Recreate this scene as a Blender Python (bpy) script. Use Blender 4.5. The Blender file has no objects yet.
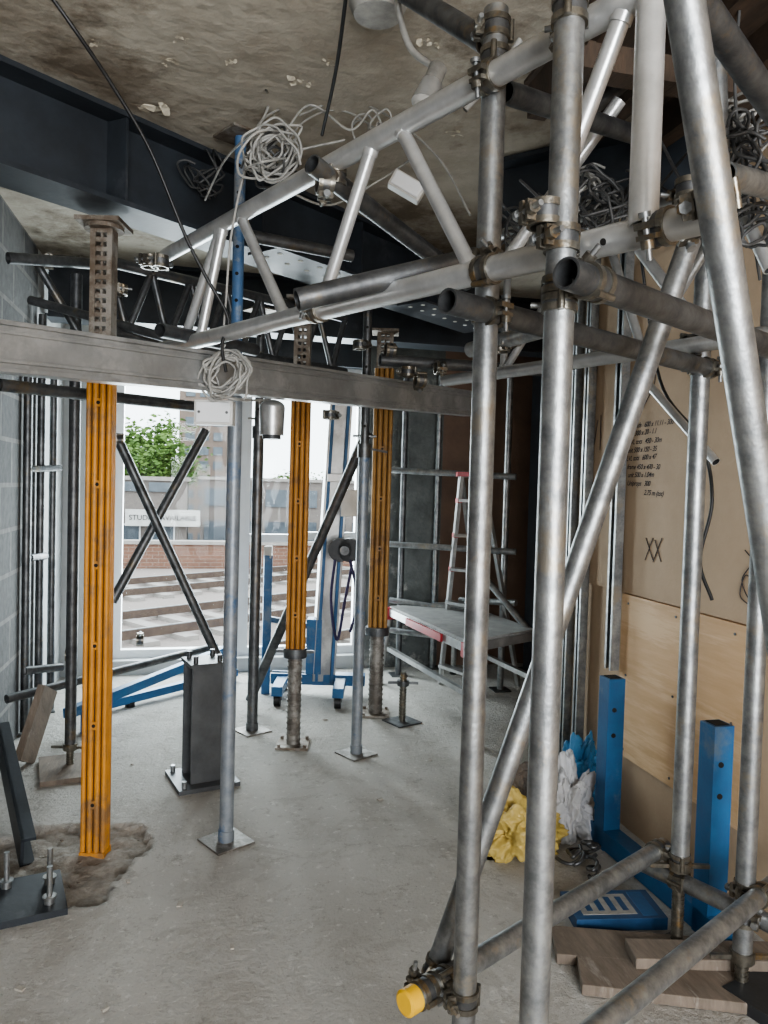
import bpy, bmesh, math, random
from mathutils import Vector, Matrix, noise
random.seed(7)
S=bpy.context.scene
# ------------------------------------------------------------------ camera
F=760.0; PITCH=math.radians(2.0); ROLL=math.radians(1.6); YAW=math.radians(-13.6); H=1.4
R=Matrix.Rotation(YAW,4,'Z')@Matrix.Rotation(math.pi/2-PITCH,4,'X')@Matrix.Rotation(ROLL,4,'Z')
cam=bpy.data.cameras.new('camera'); co=bpy.data.objects.new('camera',cam); S.collection.objects.link(co)
co.matrix_world=Matrix.Translation((0,0,H))@R
cam.sensor_fit='VERTICAL'; cam.sensor_height=24; cam.lens=24*F/1024; cam.clip_start=0.05; cam.clip_end=500
S.camera=co
FW=Vector((math.sin(-YAW),math.cos(YAW),0))
def ray(px,py): return R.to_3x3()@Vector(((px-384)/F,-(py-512)/F,-1))
def P(px,py,d):
    r=ray(px,py); return Vector((0,0,H))+r*(d/r.dot(FW))
def G(px,py,z=0.0):
    r=ray(px,py); return Vector((0,0,H))+r*((z-H)/r.z)
def C(x,y,z=0): # metres right / ahead of the viewpoint
    return Vector((math.cos(YAW)*x-math.sin(YAW)*y, math.sin(YAW)*x+math.cos(YAW)*y, z))
def WX(px,py,X): # point on plane x=X
    r=ray(px,py); return Vector((0,0,H))+r*(X/r.x)
def WY(px,py,Y):
    r=ray(px,py); return Vector((0,0,H))+r*(Y/r.y)
# ------------------------------------------------------------------ materials
def mk(name,c1,c2=None,rough=.5,metal=0.0,scale=8,bump=0.0,bscale=60,stretch=None,c3=None,c3t=.62,rough2=None,spec=.5,detail=6):
    m=bpy.data.materials.new(name); m.use_nodes=True; nt=m.node_tree; N=nt.nodes; L=nt.links
    b=N['Principled BSDF']; b.inputs['Metallic'].default_value=metal; b.inputs['Roughness'].default_value=rough
    b.inputs['Specular IOR Level'].default_value=spec
    tc=N.new('ShaderNodeTexCoord'); mp=N.new('ShaderNodeMapping'); L.new(tc.outputs['Object'],mp.inputs[0])
    if stretch: mp.inputs['Scale'].default_value=stretch
    if c2 is None: c2=tuple(x*.8 for x in c1)
    n=N.new('ShaderNodeTexNoise'); n.inputs['Scale'].default_value=scale; n.inputs['Detail'].default_value=detail; n.inputs['Roughness'].default_value=.65
    L.new(mp.outputs[0],n.inputs['Vector'])
    r=N.new('ShaderNodeValToRGB'); r.color_ramp.elements[0].position=.35; r.color_ramp.elements[1].position=.65
    r.color_ramp.elements[0].color=(*c1,1); r.color_ramp.elements[1].color=(*c2,1)
    L.new(n.outputs['Fac'],r.inputs[0]); out=r.outputs[0]
    if c3:
        n3=N.new('ShaderNodeTexNoise'); n3.inputs['Scale'].default_value=scale*.37; n3.inputs['Detail'].default_value=8; n3.inputs['Roughness'].default_value=.7
        L.new(mp.outputs[0],n3.inputs['Vector'])
        r3=N.new('ShaderNodeValToRGB'); r3.color_ramp.elements[0].position=c3t-.04; r3.color_ramp.elements[1].position=c3t+.05
        L.new(n3.outputs['Fac'],r3.inputs[0])
        mx=N.new('ShaderNodeMixRGB'); L.new(r3.outputs[0],mx.inputs[0]); L.new(out,mx.inputs[1]); mx.inputs[2].default_value=(*c3,1); out=mx.outputs[0]
    L.new(out,b.inputs['Base Color'])
    if rough2 is not None:
        mr=N.new('ShaderNodeMapRange'); mr.inputs[3].default_value=rough; mr.inputs[4].default_value=rough2
        L.new(n.outputs['Fac'],mr.inputs[0]); L.new(mr.outputs[0],b.inputs['Roughness'])
    if bump>0:
        nb=N.new('ShaderNodeTexNoise'); nb.inputs['Scale'].default_value=bscale; nb.inputs['Detail'].default_value=6
        L.new(mp.outputs[0],nb.inputs['Vector'])
        bm=N.new('ShaderNodeBump'); bm.inputs['Strength'].default_value=bump; bm.inputs['Distance'].default_value=.02
        L.new(nb.outputs['Fac'],bm.inputs['Height']); L.new(bm.outputs[0],b.inputs['Normal'])
    return m
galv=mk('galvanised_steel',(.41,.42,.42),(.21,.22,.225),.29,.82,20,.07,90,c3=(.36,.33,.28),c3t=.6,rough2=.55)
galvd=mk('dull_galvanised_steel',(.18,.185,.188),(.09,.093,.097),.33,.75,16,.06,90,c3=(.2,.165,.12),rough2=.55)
alu=mk('aluminium',(.70,.705,.70),(.53,.535,.53),.3,.62,12,.03,70,c3=(.40,.39,.36),c3t=.66)
alub=mk('weathered_aluminium',(.44,.445,.44),(.33,.33,.325),.34,.65,9,.03,50,c3=(.52,.52,.51),c3t=.55)
dark=mk('dark_painted_steel',(.042,.050,.060),(.028,.032,.038),.45,.1,6,.03,50,c3=(.07,.075,.085))
black=mk('black_steel',(.055,.058,.062),(.035,.037,.04),.45,.2,10,.05,60)
rust=mk('rusty_steel',(.13,.095,.065),(.22,.185,.15),.6,.4,25,.2,120,c3=(.30,.275,.24),c3t=.52)
rustg=mk('worn_grey_prop_steel',(.19,.17,.15),(.13,.115,.10),.5,.5,25,.2,120,c3=(.30,.285,.26),c3t=.5)
brass=mk('coupler_steel',(.27,.25,.21),(.15,.14,.12),.3,.8,40,.1,90,c3=(.30,.21,.11),c3t=.6)
yel=mk('yellow_paint',(.64,.28,.035),(.48,.205,.03),.5,0,9,.08,80,c3=(.28,.15,.06),c3t=.56)
blue=mk('blue_paint',(.03,.14,.31),(.025,.10,.23),.45,0,8,.04,60,c3=(.12,.18,.25),c3t=.62)
propb=mk('worn_prop_paint',(.31,.33,.35),(.20,.225,.255),.45,.35,16,.06,60,c3=(.10,.18,.31),c3t=.58)
propblue=mk('blue_prop_paint',(.06,.16,.34),(.12,.2,.32),.5,.1,16,.06,60,c3=(.3,.32,.34),c3t=.55)
red=mk('red_paint',(.42,.03,.035),(.3,.02,.03),.45,0,8)
white=mk('white_plastic',(.62,.61,.58),(.5,.49,.46),.5,0,8)
ply=mk('plywood',(.68,.45,.25),(.59,.37,.19),.6,0,5,.05,50,stretch=(1,.7,7),c3=(.74,.52,.31),c3t=.55)
board=mk('brown_board',(.53,.395,.27),(.46,.335,.225),.75,0,3,.06,80,c3=(.57,.435,.31))
woodd=mk('site_timber',(.24,.195,.155),(.15,.12,.095),.75,0,7,.15,50,stretch=(5,1,1),c3=(.34,.31,.27))
joist=mk('dark_joist_timber',(.09,.06,.04),(.05,.035,.025),.8,0,7,.15,50,stretch=(5,1,1))
frame=mk('white_window_frame',(.78,.79,.8),(.7,.71,.72),.4,0,5)
cablem=mk('grey_cable',(.40,.39,.36),(.25,.245,.23),.5,0,20)
cabled=mk('dark_grey_cable',(.09,.09,.088),(.05,.05,.05),.5,0,20)
cablek=mk('black_cable',(.012,.012,.013),(.02,.02,.02),.4,0,20)
ybag=mk('yellow_plastic_bag',(.68,.52,.18),(.52,.39,.11),.4,0,9,.3,40)
wbag=mk('white_plastic_bag',(.62,.62,.62),(.5,.5,.52),.35,0,9,.3,40)
bbag=mk('blue_plastic_sheet',(.06,.24,.48),(.12,.33,.56),.35,0,9,.3,40)
plaster=mk('plaster_flake',(.62,.57,.46),(.48,.42,.33),.9,0,30,.3,60)
chip=mk('screed_chip',(.48,.45,.40),(.38,.34,.29),.9,0,30,.3,60)
hole=mk('hole_shadow_paint',(.012,.011,.01),(.02,.018,.015),.9,0,10)
groove=mk('groove_dark_brown',(.12,.06,.02),(.07,.04,.02),.9,0,10)  # plain dark brown core between the prop ribs
platform=mk('platform_ply',(.32,.32,.31),(.22,.22,.215),.6,0,9,.1,60,c3=(.42,.41,.39))
yplas=mk('yellow_cap_plastic',(.80,.47,.03),(.72,.42,.03),.4,0,10)
ink=mk('marker_ink',(.03,.025,.03),(.05,.04,.04),.7,0,20)
capw=mk('pale_paper',(.7,.68,.62),(.6,.58,.54),.8,0,20)
def brick(name,ax,c1,c2,mortar,bw,rh,ms,bump=.4):
    m=bpy.data.materials.new(name); m.use_nodes=True; nt=m.node_tree; N=nt.nodes; L=nt.links; b=N['Principled BSDF']
    b.inputs['Roughness'].default_value=.9
    tc=N.new('ShaderNodeTexCoord'); sp=N.new('ShaderNodeSeparateXYZ'); cb=N.new('ShaderNodeCombineXYZ')
    L.new(tc.outputs['Object'],sp.inputs[0]); L.new(sp.outputs[ax],cb.inputs[0]); L.new(sp.outputs[2],cb.inputs[1])
    t=N.new('ShaderNodeTexBrick'); L.new(cb.outputs[0],t.inputs['Vector']); t.inputs['Scale'].default_value=1
    t.inputs['Color1'].default_value=(*c1,1); t.inputs['Color2'].default_value=(*c2,1); t.inputs['Mortar'].default_value=(*mortar,1)
    t.inputs['Brick Width'].default_value=bw; t.inputs['Row Height'].default_value=rh; t.inputs['Mortar Size'].default_value=ms
    n=N.new('ShaderNodeTexNoise'); n.inputs['Scale'].default_value=25; n.inputs['Detail'].default_value=8; L.new(tc.outputs['Object'],n.inputs['Vector'])
    mr=N.new('ShaderNodeMapRange'); mr.inputs[3].default_value=.55; mr.inputs[4].default_value=1.35; L.new(n.outputs['Fac'],mr.inputs[0])
    mx=N.new('ShaderNodeMixRGB'); mx.blend_type='MULTIPLY'; mx.inputs[0].default_value=1; L.new(t.outputs[0],mx.inputs[1]); L.new(mr.outputs[0],mx.inputs[2])
    L.new(mx.outputs[0],b.inputs['Base Color'])
    ad=N.new('ShaderNodeMath'); ad.operation='SUBTRACT'; L.new(n.outputs['Fac'],ad.inputs[0]); L.new(t.outputs['Fac'],ad.inputs[1])
    bm=N.new('ShaderNodeBump'); bm.inputs['Strength'].default_value=bump; bm.inputs['Distance'].default_value=.02
    L.new(ad.outputs[0],bm.inputs['Height']); L.new(bm.outputs[0],b.inputs['Normal'])
    return m
block=brick('concrete_block_wall',1,(.14,.14,.138),(.105,.105,.105),(.21,.205,.195),.44,.225,.012)
extb=brick('street_brickwork',0,(.22,.115,.08),(.17,.09,.065),(.24,.19,.155),.3,.1,.008,.1)
def floor_mat():
    m=bpy.data.materials.new('screed_floor'); m.use_nodes=True; nt=m.node_tree; N=nt.nodes; L=nt.links; b=N['Principled BSDF']
    b.inputs['Roughness'].default_value=.85; b.inputs['Specular IOR Level'].default_value=.3
    tc=N.new('ShaderNodeTexCoord')
    def nz(sc,det=8,ro=.65,dist=0):
        n=N.new('ShaderNodeTexNoise'); n.inputs['Scale'].default_value=sc; n.inputs['Detail'].default_value=det; n.inputs['Roughness'].default_value=ro; n.inputs['Distortion'].default_value=dist
        L.new(tc.outputs['Object'],n.inputs['Vector']); return n
    def ramp(src,p0,p1,a,c):
        r=N.new('ShaderNodeValToRGB'); r.color_ramp.elements[0].position=p0; r.color_ramp.elements[1].position=p1
        r.color_ramp.elements[0].color=(*a,1); r.color_ramp.elements[1].color=(*c,1); L.new(src,r.inputs[0]); return r.outputs[0]
    def mixc(fac,a,c,amt):
        x=N.new('ShaderNodeMixRGB'); mm=N.new('ShaderNodeMath'); mm.operation='MULTIPLY'; mm.inputs[1].default_value=amt
        L.new(fac,mm.inputs[0]); L.new(mm.outputs[0],x.inputs[0]); L.new(a,x.inputs[1]); x.inputs[2].default_value=(*c,1); return x.outputs[0]
    BW=((0,0,0),(1,1,1))
    o=ramp(nz(1.6).outputs['Fac'],.3,.7,(.475,.455,.42),(.59,.57,.53))
    o=mixc(ramp(nz(4,12,.8,.6).outputs['Fac'],.52,.56,*BW),o,(.42,.395,.355),.55)
    o=mixc(ramp(nz(11,12,.8).outputs['Fac'],.56,.61,*BW),o,(.32,.295,.26),.55)
    o=mixc(ramp(nz(26,8,.75).outputs['Fac'],.58,.62,*BW),o,(.74,.72,.68),.6)
    o=mixc(ramp(nz(70,6,.7).outputs['Fac'],.62,.66,*BW),o,(.26,.24,.21),.6)
    v=N.new('ShaderNodeTexVoronoi'); v.feature='DISTANCE_TO_EDGE'; v.inputs['Scale'].default_value=.8
    mxv=N.new('ShaderNodeMixRGB'); mxv.inputs[0].default_value=.25; L.new(tc.outputs['Object'],mxv.inputs[1]); L.new(nz(3).outputs['Color'],mxv.inputs[2]); L.new(mxv.outputs[0],v.inputs['Vector'])
    cr=ramp(v.outputs['Distance'],.0,.004,(1,1,1),(0,0,0)); o=mixc(cr,o,(.33,.30,.27),.25)
    at=N.new('ShaderNodeAttribute'); at.attribute_name='pit'
    x3=N.new('ShaderNodeMixRGB'); L.new(at.outputs['Fac'],x3.inputs[0]); L.new(o,x3.inputs[1])
    L.new(ramp(nz(24).outputs['Fac'],.35,.7,(.27,.24,.205),(.46,.42,.37)),x3.inputs[2])
    L.new(x3.outputs[0],b.inputs['Base Color'])
    bm=N.new('ShaderNodeBump'); bm.inputs['Strength'].default_value=.7; bm.inputs['Distance'].default_value=.03
    s=N.new('ShaderNodeMath'); s.operation='ADD'; L.new(nz(45).outputs['Fac'],s.inputs[0]); L.new(nz(6,12,.8,.5).outputs['Fac'],s.inputs[1]); L.new(s.outputs[0],bm.inputs['Height'])
    L.new(bm.outputs[0],b.inputs['Normal']); return m
flm=floor_mat()
ceilm=mk('raw_concrete_soffit',(.48,.44,.37),(.32,.28,.225),.9,0,3.2,.6,16,c3=(.19,.155,.115),c3t=.56,detail=14)
dirtc=mk('patchy_render',(.17,.18,.175),(.10,.11,.105),.85,0,6,.4,30,c3=(.42,.41,.38),c3t=.60)
brownw=mk('brown_wall_lining',(.25,.165,.12),(.18,.12,.09),.8,0,3,.1,30)
plasterb=mk('plasterboard',(.50,.515,.515),(.44,.45,.45),.8,0,3,.05,40)
# ------------------------------------------------------------------ mesh builder
class B:
    def __init__(s,name): s.n=name; s.v=[]; s.f=[]; s.mi=[]; s.sm=[]; s.mats=[]
    def m(s,mat):
        if mat not in s.mats: s.mats.append(mat)
        return s.mats.index(mat)
    def add(s,vs,fs,mat,smooth=False):
        o=len(s.v); s.v+= [tuple(v) for v in vs]; k=s.m(mat)
        for f in fs: s.f.append([i+o for i in f]); s.mi.append(k); s.sm.append(smooth)
    def tube(s,p1,p2,r,mat,ri=0,seg=20,r2=None,cap=None):
        p1=Vector(p1);p2=Vector(p2); a=(p2-p1).normalized(); r2=r if r2 is None else r2
        u=a.orthogonal().normalized(); w=a.cross(u)
        def ring(p,rr): return [p+(u*math.cos(2*math.pi*i/seg)+w*math.sin(2*math.pi*i/seg))*rr for i in range(seg)]
        q=[[i,(i+1)%seg,seg+(i+1)%seg,seg+i] for i in range(seg)]
        A=ring(p1,r);Bq=ring(p2,r2)
        s.add(A+Bq,q,mat,True)
        if ri>0:
            A2=ring(p1,ri);B2=ring(p2,ri)
            s.add(A2+B2,[f[::-1] for f in q],cap or mat,True)
            s.add(A+A2,[f[::-1] for f in q],mat); s.add(Bq+B2,q,mat)
        else:
            s.add(A,[list(range(seg))[::-1]],cap or mat); s.add(Bq,[list(range(seg))],cap or mat)
    def bar(s,p1,p2,w,h,mat,up=(0,0,1),off=(0,0)):
        p1=Vector(p1);p2=Vector(p2); a=(p2-p1).normalized(); up=Vector(up)
        if abs(a.dot(up))>.98: up=Vector((0,1,0))
        x=a.cross(up).normalized(); y=x.cross(a).normalized()
        vs=[]
        for p in (p1,p2):
            for sx,sy in((-1,-1),(1,-1),(1,1),(-1,1)): vs.append(p+x*(sx*w/2+off[0])+y*(sy*h/2+off[1]))
        s.add(vs,[[0,1,2,3],[7,6,5,4],[0,4,5,1],[1,5,6,2],[2,6,7,3],[3,7,4,0]],mat)
    def box(s,c,sz,mat,rz=0,rot=None):
        M=rot if rot else Matrix.Rotation(rz,3,'Z'); c=Vector(c); vs=[]
        for z in(-.5,.5):
            for x,y in((-.5,-.5),(.5,-.5),(.5,.5),(-.5,.5)): vs.append(c+M@Vector((x*sz[0],y*sz[1],z*sz[2])))
        s.add(vs,[[3,2,1,0],[4,5,6,7],[0,1,5,4],[1,2,6,5],[2,3,7,6],[3,0,4,7]],mat)
    def sphere(s,c,r,mat,n=10):
        c=Vector(c); vs=[];fs=[]
        rr=r if hasattr(r,'__len__') else (r,r,r)
        for i in range(n+1):
            th=math.pi*i/n
            for j in range(2*n):
                ph=math.pi*j/n; vs.append(c+Vector((math.sin(th)*math.cos(ph)*rr[0],math.sin(th)*math.sin(ph)*rr[1],math.cos(th)*rr[2])))
        for i in range(n):
            for j in range(2*n): fs.append([i*2*n+j,(i+1)*2*n+j,(i+1)*2*n+(j+1)%(2*n),i*2*n+(j+1)%(2*n)])
        s.add(vs,fs,mat,True)
    def ibeam(s,p1,p2,w,h,mat,tf=.018,tw=.012):
        s.bar(p1,p2,w,tf,mat,off=(0,h/2-tf/2)); s.bar(p1,p2,w,tf,mat,off=(0,-h/2+tf/2)); s.bar(p1,p2,tw,h-2*tf,mat)
    def coupler(s,p,a,p2=None,a2=None,r=.0255,spin=None):
        def half(p,a,sp):
            a=a.normalized(); u=a.orthogonal().normalized(); u=Matrix.Rotation(sp,3,a)@u; w=a.cross(u)
            s.tube(p-a*.021,p-a*.009,r+.0055,brass,seg=18,ri=r*.98); s.tube(p+a*.009,p+a*.021,r+.0055,brass,seg=18,ri=r*.98); s.tube(p-a*.01,p+a*.01,r+.0028,galvd,seg=18)
            q=p+u*(r+.009)
            s.box(q-w*.008,(.018,.011,.038),brass,rot=Matrix((u,w,a)).transposed()); s.box(q+w*.010,(.018,.008,.034),brass,rot=Matrix((u,w,a)).transposed())
            q=q+u*.004
            s.tube(q-w*.026,q+w*.046,.0052,galv,seg=8)
            s.tube(q+w*.015,q+w*.028,.0115,brass,seg=6)
            s.tube(q-w*.028,q-w*.020,.010,galv,seg=6)
            q2=p-u*(r+.007); s.tube(q2-a*.022,q2+a*.022,.0065,brass,seg=8)
        sp=random.random()*6 if spin is None else spin
        half(Vector(p),Vector(a),sp)
        if p2 is not None:
            half(Vector(p2),Vector(a2),sp+2); s.tube(p,p2,.017,brass,seg=12)
    def done(s,parent=None,bevel=0):
        me=bpy.data.meshes.new(s.n); me.from_pydata(s.v,[],s.f)
        for mt in s.mats: me.materials.append(mt)
        me.polygons.foreach_set('material_index',s.mi); me.polygons.foreach_set('use_smooth',s.sm); me.update()
        o=bpy.data.objects.new(s.n,me); S.collection.objects.link(o)
        if parent: o.parent=parent
        if bevel:
            md=o.modifiers.new('bevel','BEVEL'); md.width=bevel; md.segments=2; md.limit_method='ANGLE'
        return o
def empty(name):
    e=bpy.data.objects.new(name,None); S.collection.objects.link(e); e.empty_display_size=.1; return e
def smoothpts(pts,n=8):
    pts=[Vector(p) for p in pts]; q=[pts[0]*2-pts[1]]+pts+[pts[-1]*2-pts[-2]]; out=[]
    for i in range(1,len(q)-2):
        for k in range(n):
            t=k/n; a,b,c,d=q[i-1],q[i],q[i+1],q[i+2]
            out.append(.5*((2*b)+(c-a)*t+(2*a-5*b+4*c-d)*t*t+(3*b-a-3*c+d)*t**3))
    out.append(pts[-1]); return out
def cables(name,lines,r,mat,parent=None):
    cu=bpy.data.curves.new(name,'CURVE'); cu.dimensions='3D'; cu.bevel_depth=r; cu.bevel_resolution=2
    for pts in lines:
        pp=smoothpts(pts); sp=cu.splines.new('POLY'); sp.points.add(len(pp)-1)
        for i,p in enumerate(pp): sp.points[i].co=(*p,1)
    cu.materials.append(mat); o=bpy.data.objects.new(name,cu); S.collection.objects.link(o)
    if parent: o.parent=parent
    return o
def coil(c,r,n,jit,seed,ax=(0,1,0),wild=.6):
    rnd=random.Random(seed); c=Vector(c); out=[]; 
    for k in range(n):
        a=(Vector(ax)+Vector((rnd.uniform(-wild,wild),rnd.uniform(-wild,wild),rnd.uniform(-wild,wild)))).normalized()
        u=a.orthogonal().normalized(); w=a.cross(u); rr=r*rnd.uniform(.45,1.15); oc=c+Vector([rnd.uniform(-jit,jit) for _ in range(3)])
        st=rnd.random()*6; e=rnd.uniform(.5,1); m=rnd.choice([7,9,12,14])
        out.append([oc+(u*math.cos(st+i*.6)+w*e*math.sin(st+i*.6))*rr*rnd.uniform(.8,1.2)+a*(i*.003) for i in range(m)])
    return out
# ------------------------------------------------------------------ room shell
XL,XR,XR2,YB,YF,YE,ZC=-.93,1.754,3.3,-3.0,5.64,3.55,2.70
pit=[G(32,828),G(143,824),G(146,850),G(128,868),G(118,890),G(96,905),G(50,915),G(-60,910),G(-60,870)]
def inpoly(x,y):
    c=False; n=len(pit)
    for i in range(n):
        a,b=pit[i],pit[i-1]
        if (a.y>y)!=(b.y>y) and x<(b.x-a.x)*(y-a.y)/(b.y-a.y)+a.x: c=not c
    return c
def floor():
    xs=[XL+i*.015 for i in range(int((XR2-XL)/.015)+2)]; ys=[YB]+[0+.015*i for i in range(int(YF/.015)+2)]
    vs=[];val=[]
    for y in ys:
        for x in xs:
            i=False
            if x<.2 and 1.5<y<4:
                j=noise.noise(Vector((x*9,y*9,0)))*.06+noise.noise(Vector((x*30,y*30,0)))*.03; k=noise.noise(Vector((x*9,y*9,5)))*.06+noise.noise(Vector((x*30,y*30,7)))*.03
                i=inpoly(x+j,y+k)
            z=noise.noise(Vector((x*1.5,y*1.5,2)))*.003+noise.noise(Vector((x*8,y*8,3)))*.0012
            if i: z=-.022+noise.noise(Vector((x*14,y*14,1)))*.014+noise.noise(Vector((x*40,y*40,1)))*.008
            vs.append((x,y,z)); val.append(1.0 if i else 0.0)
    W=len(xs); fs=[[r*W+c,r*W+c+1,(r+1)*W+c+1,(r+1)*W+c] for r in range(len(ys)-1) for c in range(W-1)]
    me=bpy.data.meshes.new('floor'); me.from_pydata(vs,[],fs); me.materials.append(flm)
    at=me.attributes.new('pit','FLOAT','POINT'); at.data.foreach_set('value',val)
    me.polygons.foreach_set('use_smooth',[True]*len(fs))
    o=bpy.data.objects.new('floor',me); S.collection.objects.link(o)
floor()
b=B('ceiling'); b.box(((XL+XR2)/2,(YB+YF)/2,ZC+.1),(XR2-XL+.4,YF-YB+.4,.2),ceilm); b.done()
b=B('wall_left'); b.box((XL-.1,(YB+4.75)/2,ZC/2),(.2,4.75-YB,ZC),block); b.box((XL-.1,(4.75+YF)/2,ZC/2),(.2,YF-4.75,ZC),plasterb); b.done()
b=B('wall_right'); b.box((XR+.08,(YB+YE)/2,ZC/2),(.16,YE-YB,ZC),board)
b.box(((XR+.16+XR2)/2,YE-.08,ZC/2),(XR2-XR-.16,.16,ZC),brownw); b.box((XR2+.1,(YE+YF)/2-.08,ZC/2),(.2,YF-YE+.16,ZC),brownw); b.done()
wx0,wx1,wz0,wz1=-.60,1.22,.10,2.28
b=B('wall_back')
T=.22
b.box(((XL+wx0)/2,YF+T/2,ZC/2),(wx0-XL,T,ZC),plasterb)
b.box(((wx0+wx1)/2,YF+T/2,wz0/2),(wx1-wx0,T,wz0),plasterb); b.box(((wx0+wx1)/2,YF+T/2,(wz1+ZC)/2),(wx1-wx0,T,ZC-wz1),dark)
b.box(((wx1+1.82)/2,YF+T/2,ZC/2),(1.82-wx1,T,ZC),dirtc); b.box(((1.82+XR2)/2,YF+T/2,ZC/2),(XR2-1.82,T,ZC),brownw); b.done()
b=B('wall_rear')
b.box((XL+.15,YB-.1,ZC/2),(.3,.2,ZC),block); b.box((XR2-.5,YB-.1,ZC/2),(XR2-XR+1.2,.2,ZC),plasterb)
b.box(((XL+XR2)/2,YB-.1,2.58),(XR2-XL,.2,.24),plasterb); b.done()
gl=bpy.data.materials.new('window_glass'); gl.use_nodes=True; N=gl.node_tree.nodes; L=gl.node_tree.links; N.remove(N['Principled BSDF'])
tr=N.new('ShaderNodeBsdfTransparent'); tr.inputs[0].default_value=(.86,.89,.89,1); gs=N.new('ShaderNodeBsdfGlossy'); gs.inputs['Roughness'].default_value=.02; mx=N.new('ShaderNodeMixShader'); mx.inputs[0].default_value=.008
L.new(tr.outputs[0],mx.inputs[1]); L.new(gs.outputs[0],mx.inputs[2]); L.new(mx.outputs[0],N['Material Output'].inputs[0])
def window(name,x0,x1,trans):
    b=B(name); y=YF+.12; f=.06
    for x in(x0+f/2,x1-f/2): b.box((x,y,(wz0+wz1)/2),(f,.07,wz1-wz0),frame)
    for z in(wz0+f/2,wz1-f/2)+tuple(trans): b.box(((x0+x1)/2,y,z),(x1-x0-2*f,.065,f),frame)
    b.box(((x0+x1)/2,y,(wz0+wz1)/2),(x1-x0-.08,.008,wz1-wz0-.08),gl); b.done()
window('window_1',wx0,.30,()); window('window_2',.30,.72,(.98,)); window('window_3',.72,wx1,(1.0,))
# ------------------------------------------------------------------ outside world
up_=Vector((0,0,1))
b=B('railway_track')
b.box((0,13.5,-1.45),(90,14.5,1.0),mk('track_ballast',(.30,.255,.23),(.20,.17,.155),.95,0,20,.5,30))
sl=mk('concrete_sleeper',(.34,.315,.29),(.28,.255,.235),.9)
railm=mk('rail_steel',(.12,.085,.065),(.08,.055,.045),.6,.3)
td=C(.9,1).normalized(); tn=Vector((td.y,-td.x,0)); c0=C(-3.0,9.6,-.95)
for off,ta,tb in((-5.6,-2,26),(-1.9,-2,22),(1.5,-1,18)):
    o0=c0+tn*off
    t=ta
    while t<tb:
        q=o0+td*t
        if q.y>7 and q.y<20.2: b.box(q+up_*.03,(2.2,.24,.08),sl,rz=math.atan2(tn.y,tn.x))
        t+=.65
    for k in(-.72,.72):
        pa=o0+tn*k+td*ta; pb=o0+tn*k+td*tb
        if pb.y>20.4: pb=pa.lerp(pb,(20.4-pa.y)/(pb.y-pa.y))
        if pa.y<6.6: pa=pa.lerp(pb,(6.6-pa.y)/(pb.y-pa.y))
        b.bar(pa+up_*.13,pb+up_*.13,.07,.13,railm); b.bar(pa+up_*.20,pb+up_*.20,.05,.012,galv)
b.done()
b=B('street_ground'); b.box((0,60,-5),(200,140,.4),mk('asphalt',(.2,.2,.2),(.15,.15,.15),.9)); b.done()
b=B('viaduct_parapet_wall'); b.box((0,21,-1.0),(90,.35,1.4),extb); b.box((0,21,-.27),(90,.45,.09),sl); b.box((0,21,-3.3),(90,.3,3.2),extb); b.done()
gw=mk('office_window_glass',(.07,.085,.10),(.12,.14,.16),.2,0,2)
b=B('studio_building'); rg=mk('render_grey',(.20,.175,.155),(.165,.14,.13),.8)
b.box((-5,32,-1.6),(9,4,6.0),rg); b.box((-5,32,1.42),(9.2,4.2,.15),sl)
for i in range(7):
    b.box((-8.9+i*1.25,29.97,-.75),(.95,.1,.9),frame); b.box((-8.9+i*1.25,29.93,-.75),(.85,.08,.8),gw); b.box((-8.9+i*1.25,29.95,1.1),(1.0,.08,.35),gw)
b.box((5,33,-1.6),(10,4,6.2),rg); b.box((5,33,1.5),(10.2,4.2,.12),sl)
for i in range(8): b.box((.6+i*1.2,30.97,.75),(.9,.08,.7),gw); b.box((.6+i*1.2,30.97,-.6),(.9,.08,.8),gw)
b.done()
b=B('studio_sign'); sgn=WY(163,518,29.7); b.box(sgn,(2.7,.06,.62),white); so=b.done()
tcu=bpy.data.curves.new('sign_lettering','FONT'); tcu.body='STUDIO  AVAILABLE'; tcu.size=.27; tcu.align_x='CENTER'; tcu.align_y='CENTER'; tcu.extrude=.005
to=bpy.data.objects.new('sign_lettering',tcu); S.collection.objects.link(to); to.location=sgn+Vector((0,-.05,0)); to.rotation_euler=(math.pi/2,0,0); tcu.materials.append(ink); to.parent=so
b=B('tower_block'); cc=mk('tower_cladding',(.20,.145,.115),(.16,.12,.10),.8); tx=WY(215,432,52)
b.box((tx.x-.2,53,tx.z-6),(4.2,3,18),cc)
for k in range(11):
    z=tx.z-7+k*.95
    for i in range(4): b.box((tx.x-1.6+i*.9,51.47,z),(.6,.08,.55),gw)
b.done()
b=B('apartment_block'); tx=WY(128,440,58); b.box((tx.x-3,60,0),(7,4,tx.z*2-.5),mk('pale_render',(.4,.385,.36),(.34,.325,.31),.8))
for i in range(5):
    for k in range(5): b.box((tx.x-5.6+i*1.4,57.96,-3+k*1.6),(.8,.08,1),gw)
b.done()
leaf=mk('leaves',(.05,.11,.02),(.14,.22,.05),.8,0,3,.5,6); bark=mk('bark',(.1,.07,.05),None,.9)
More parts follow.
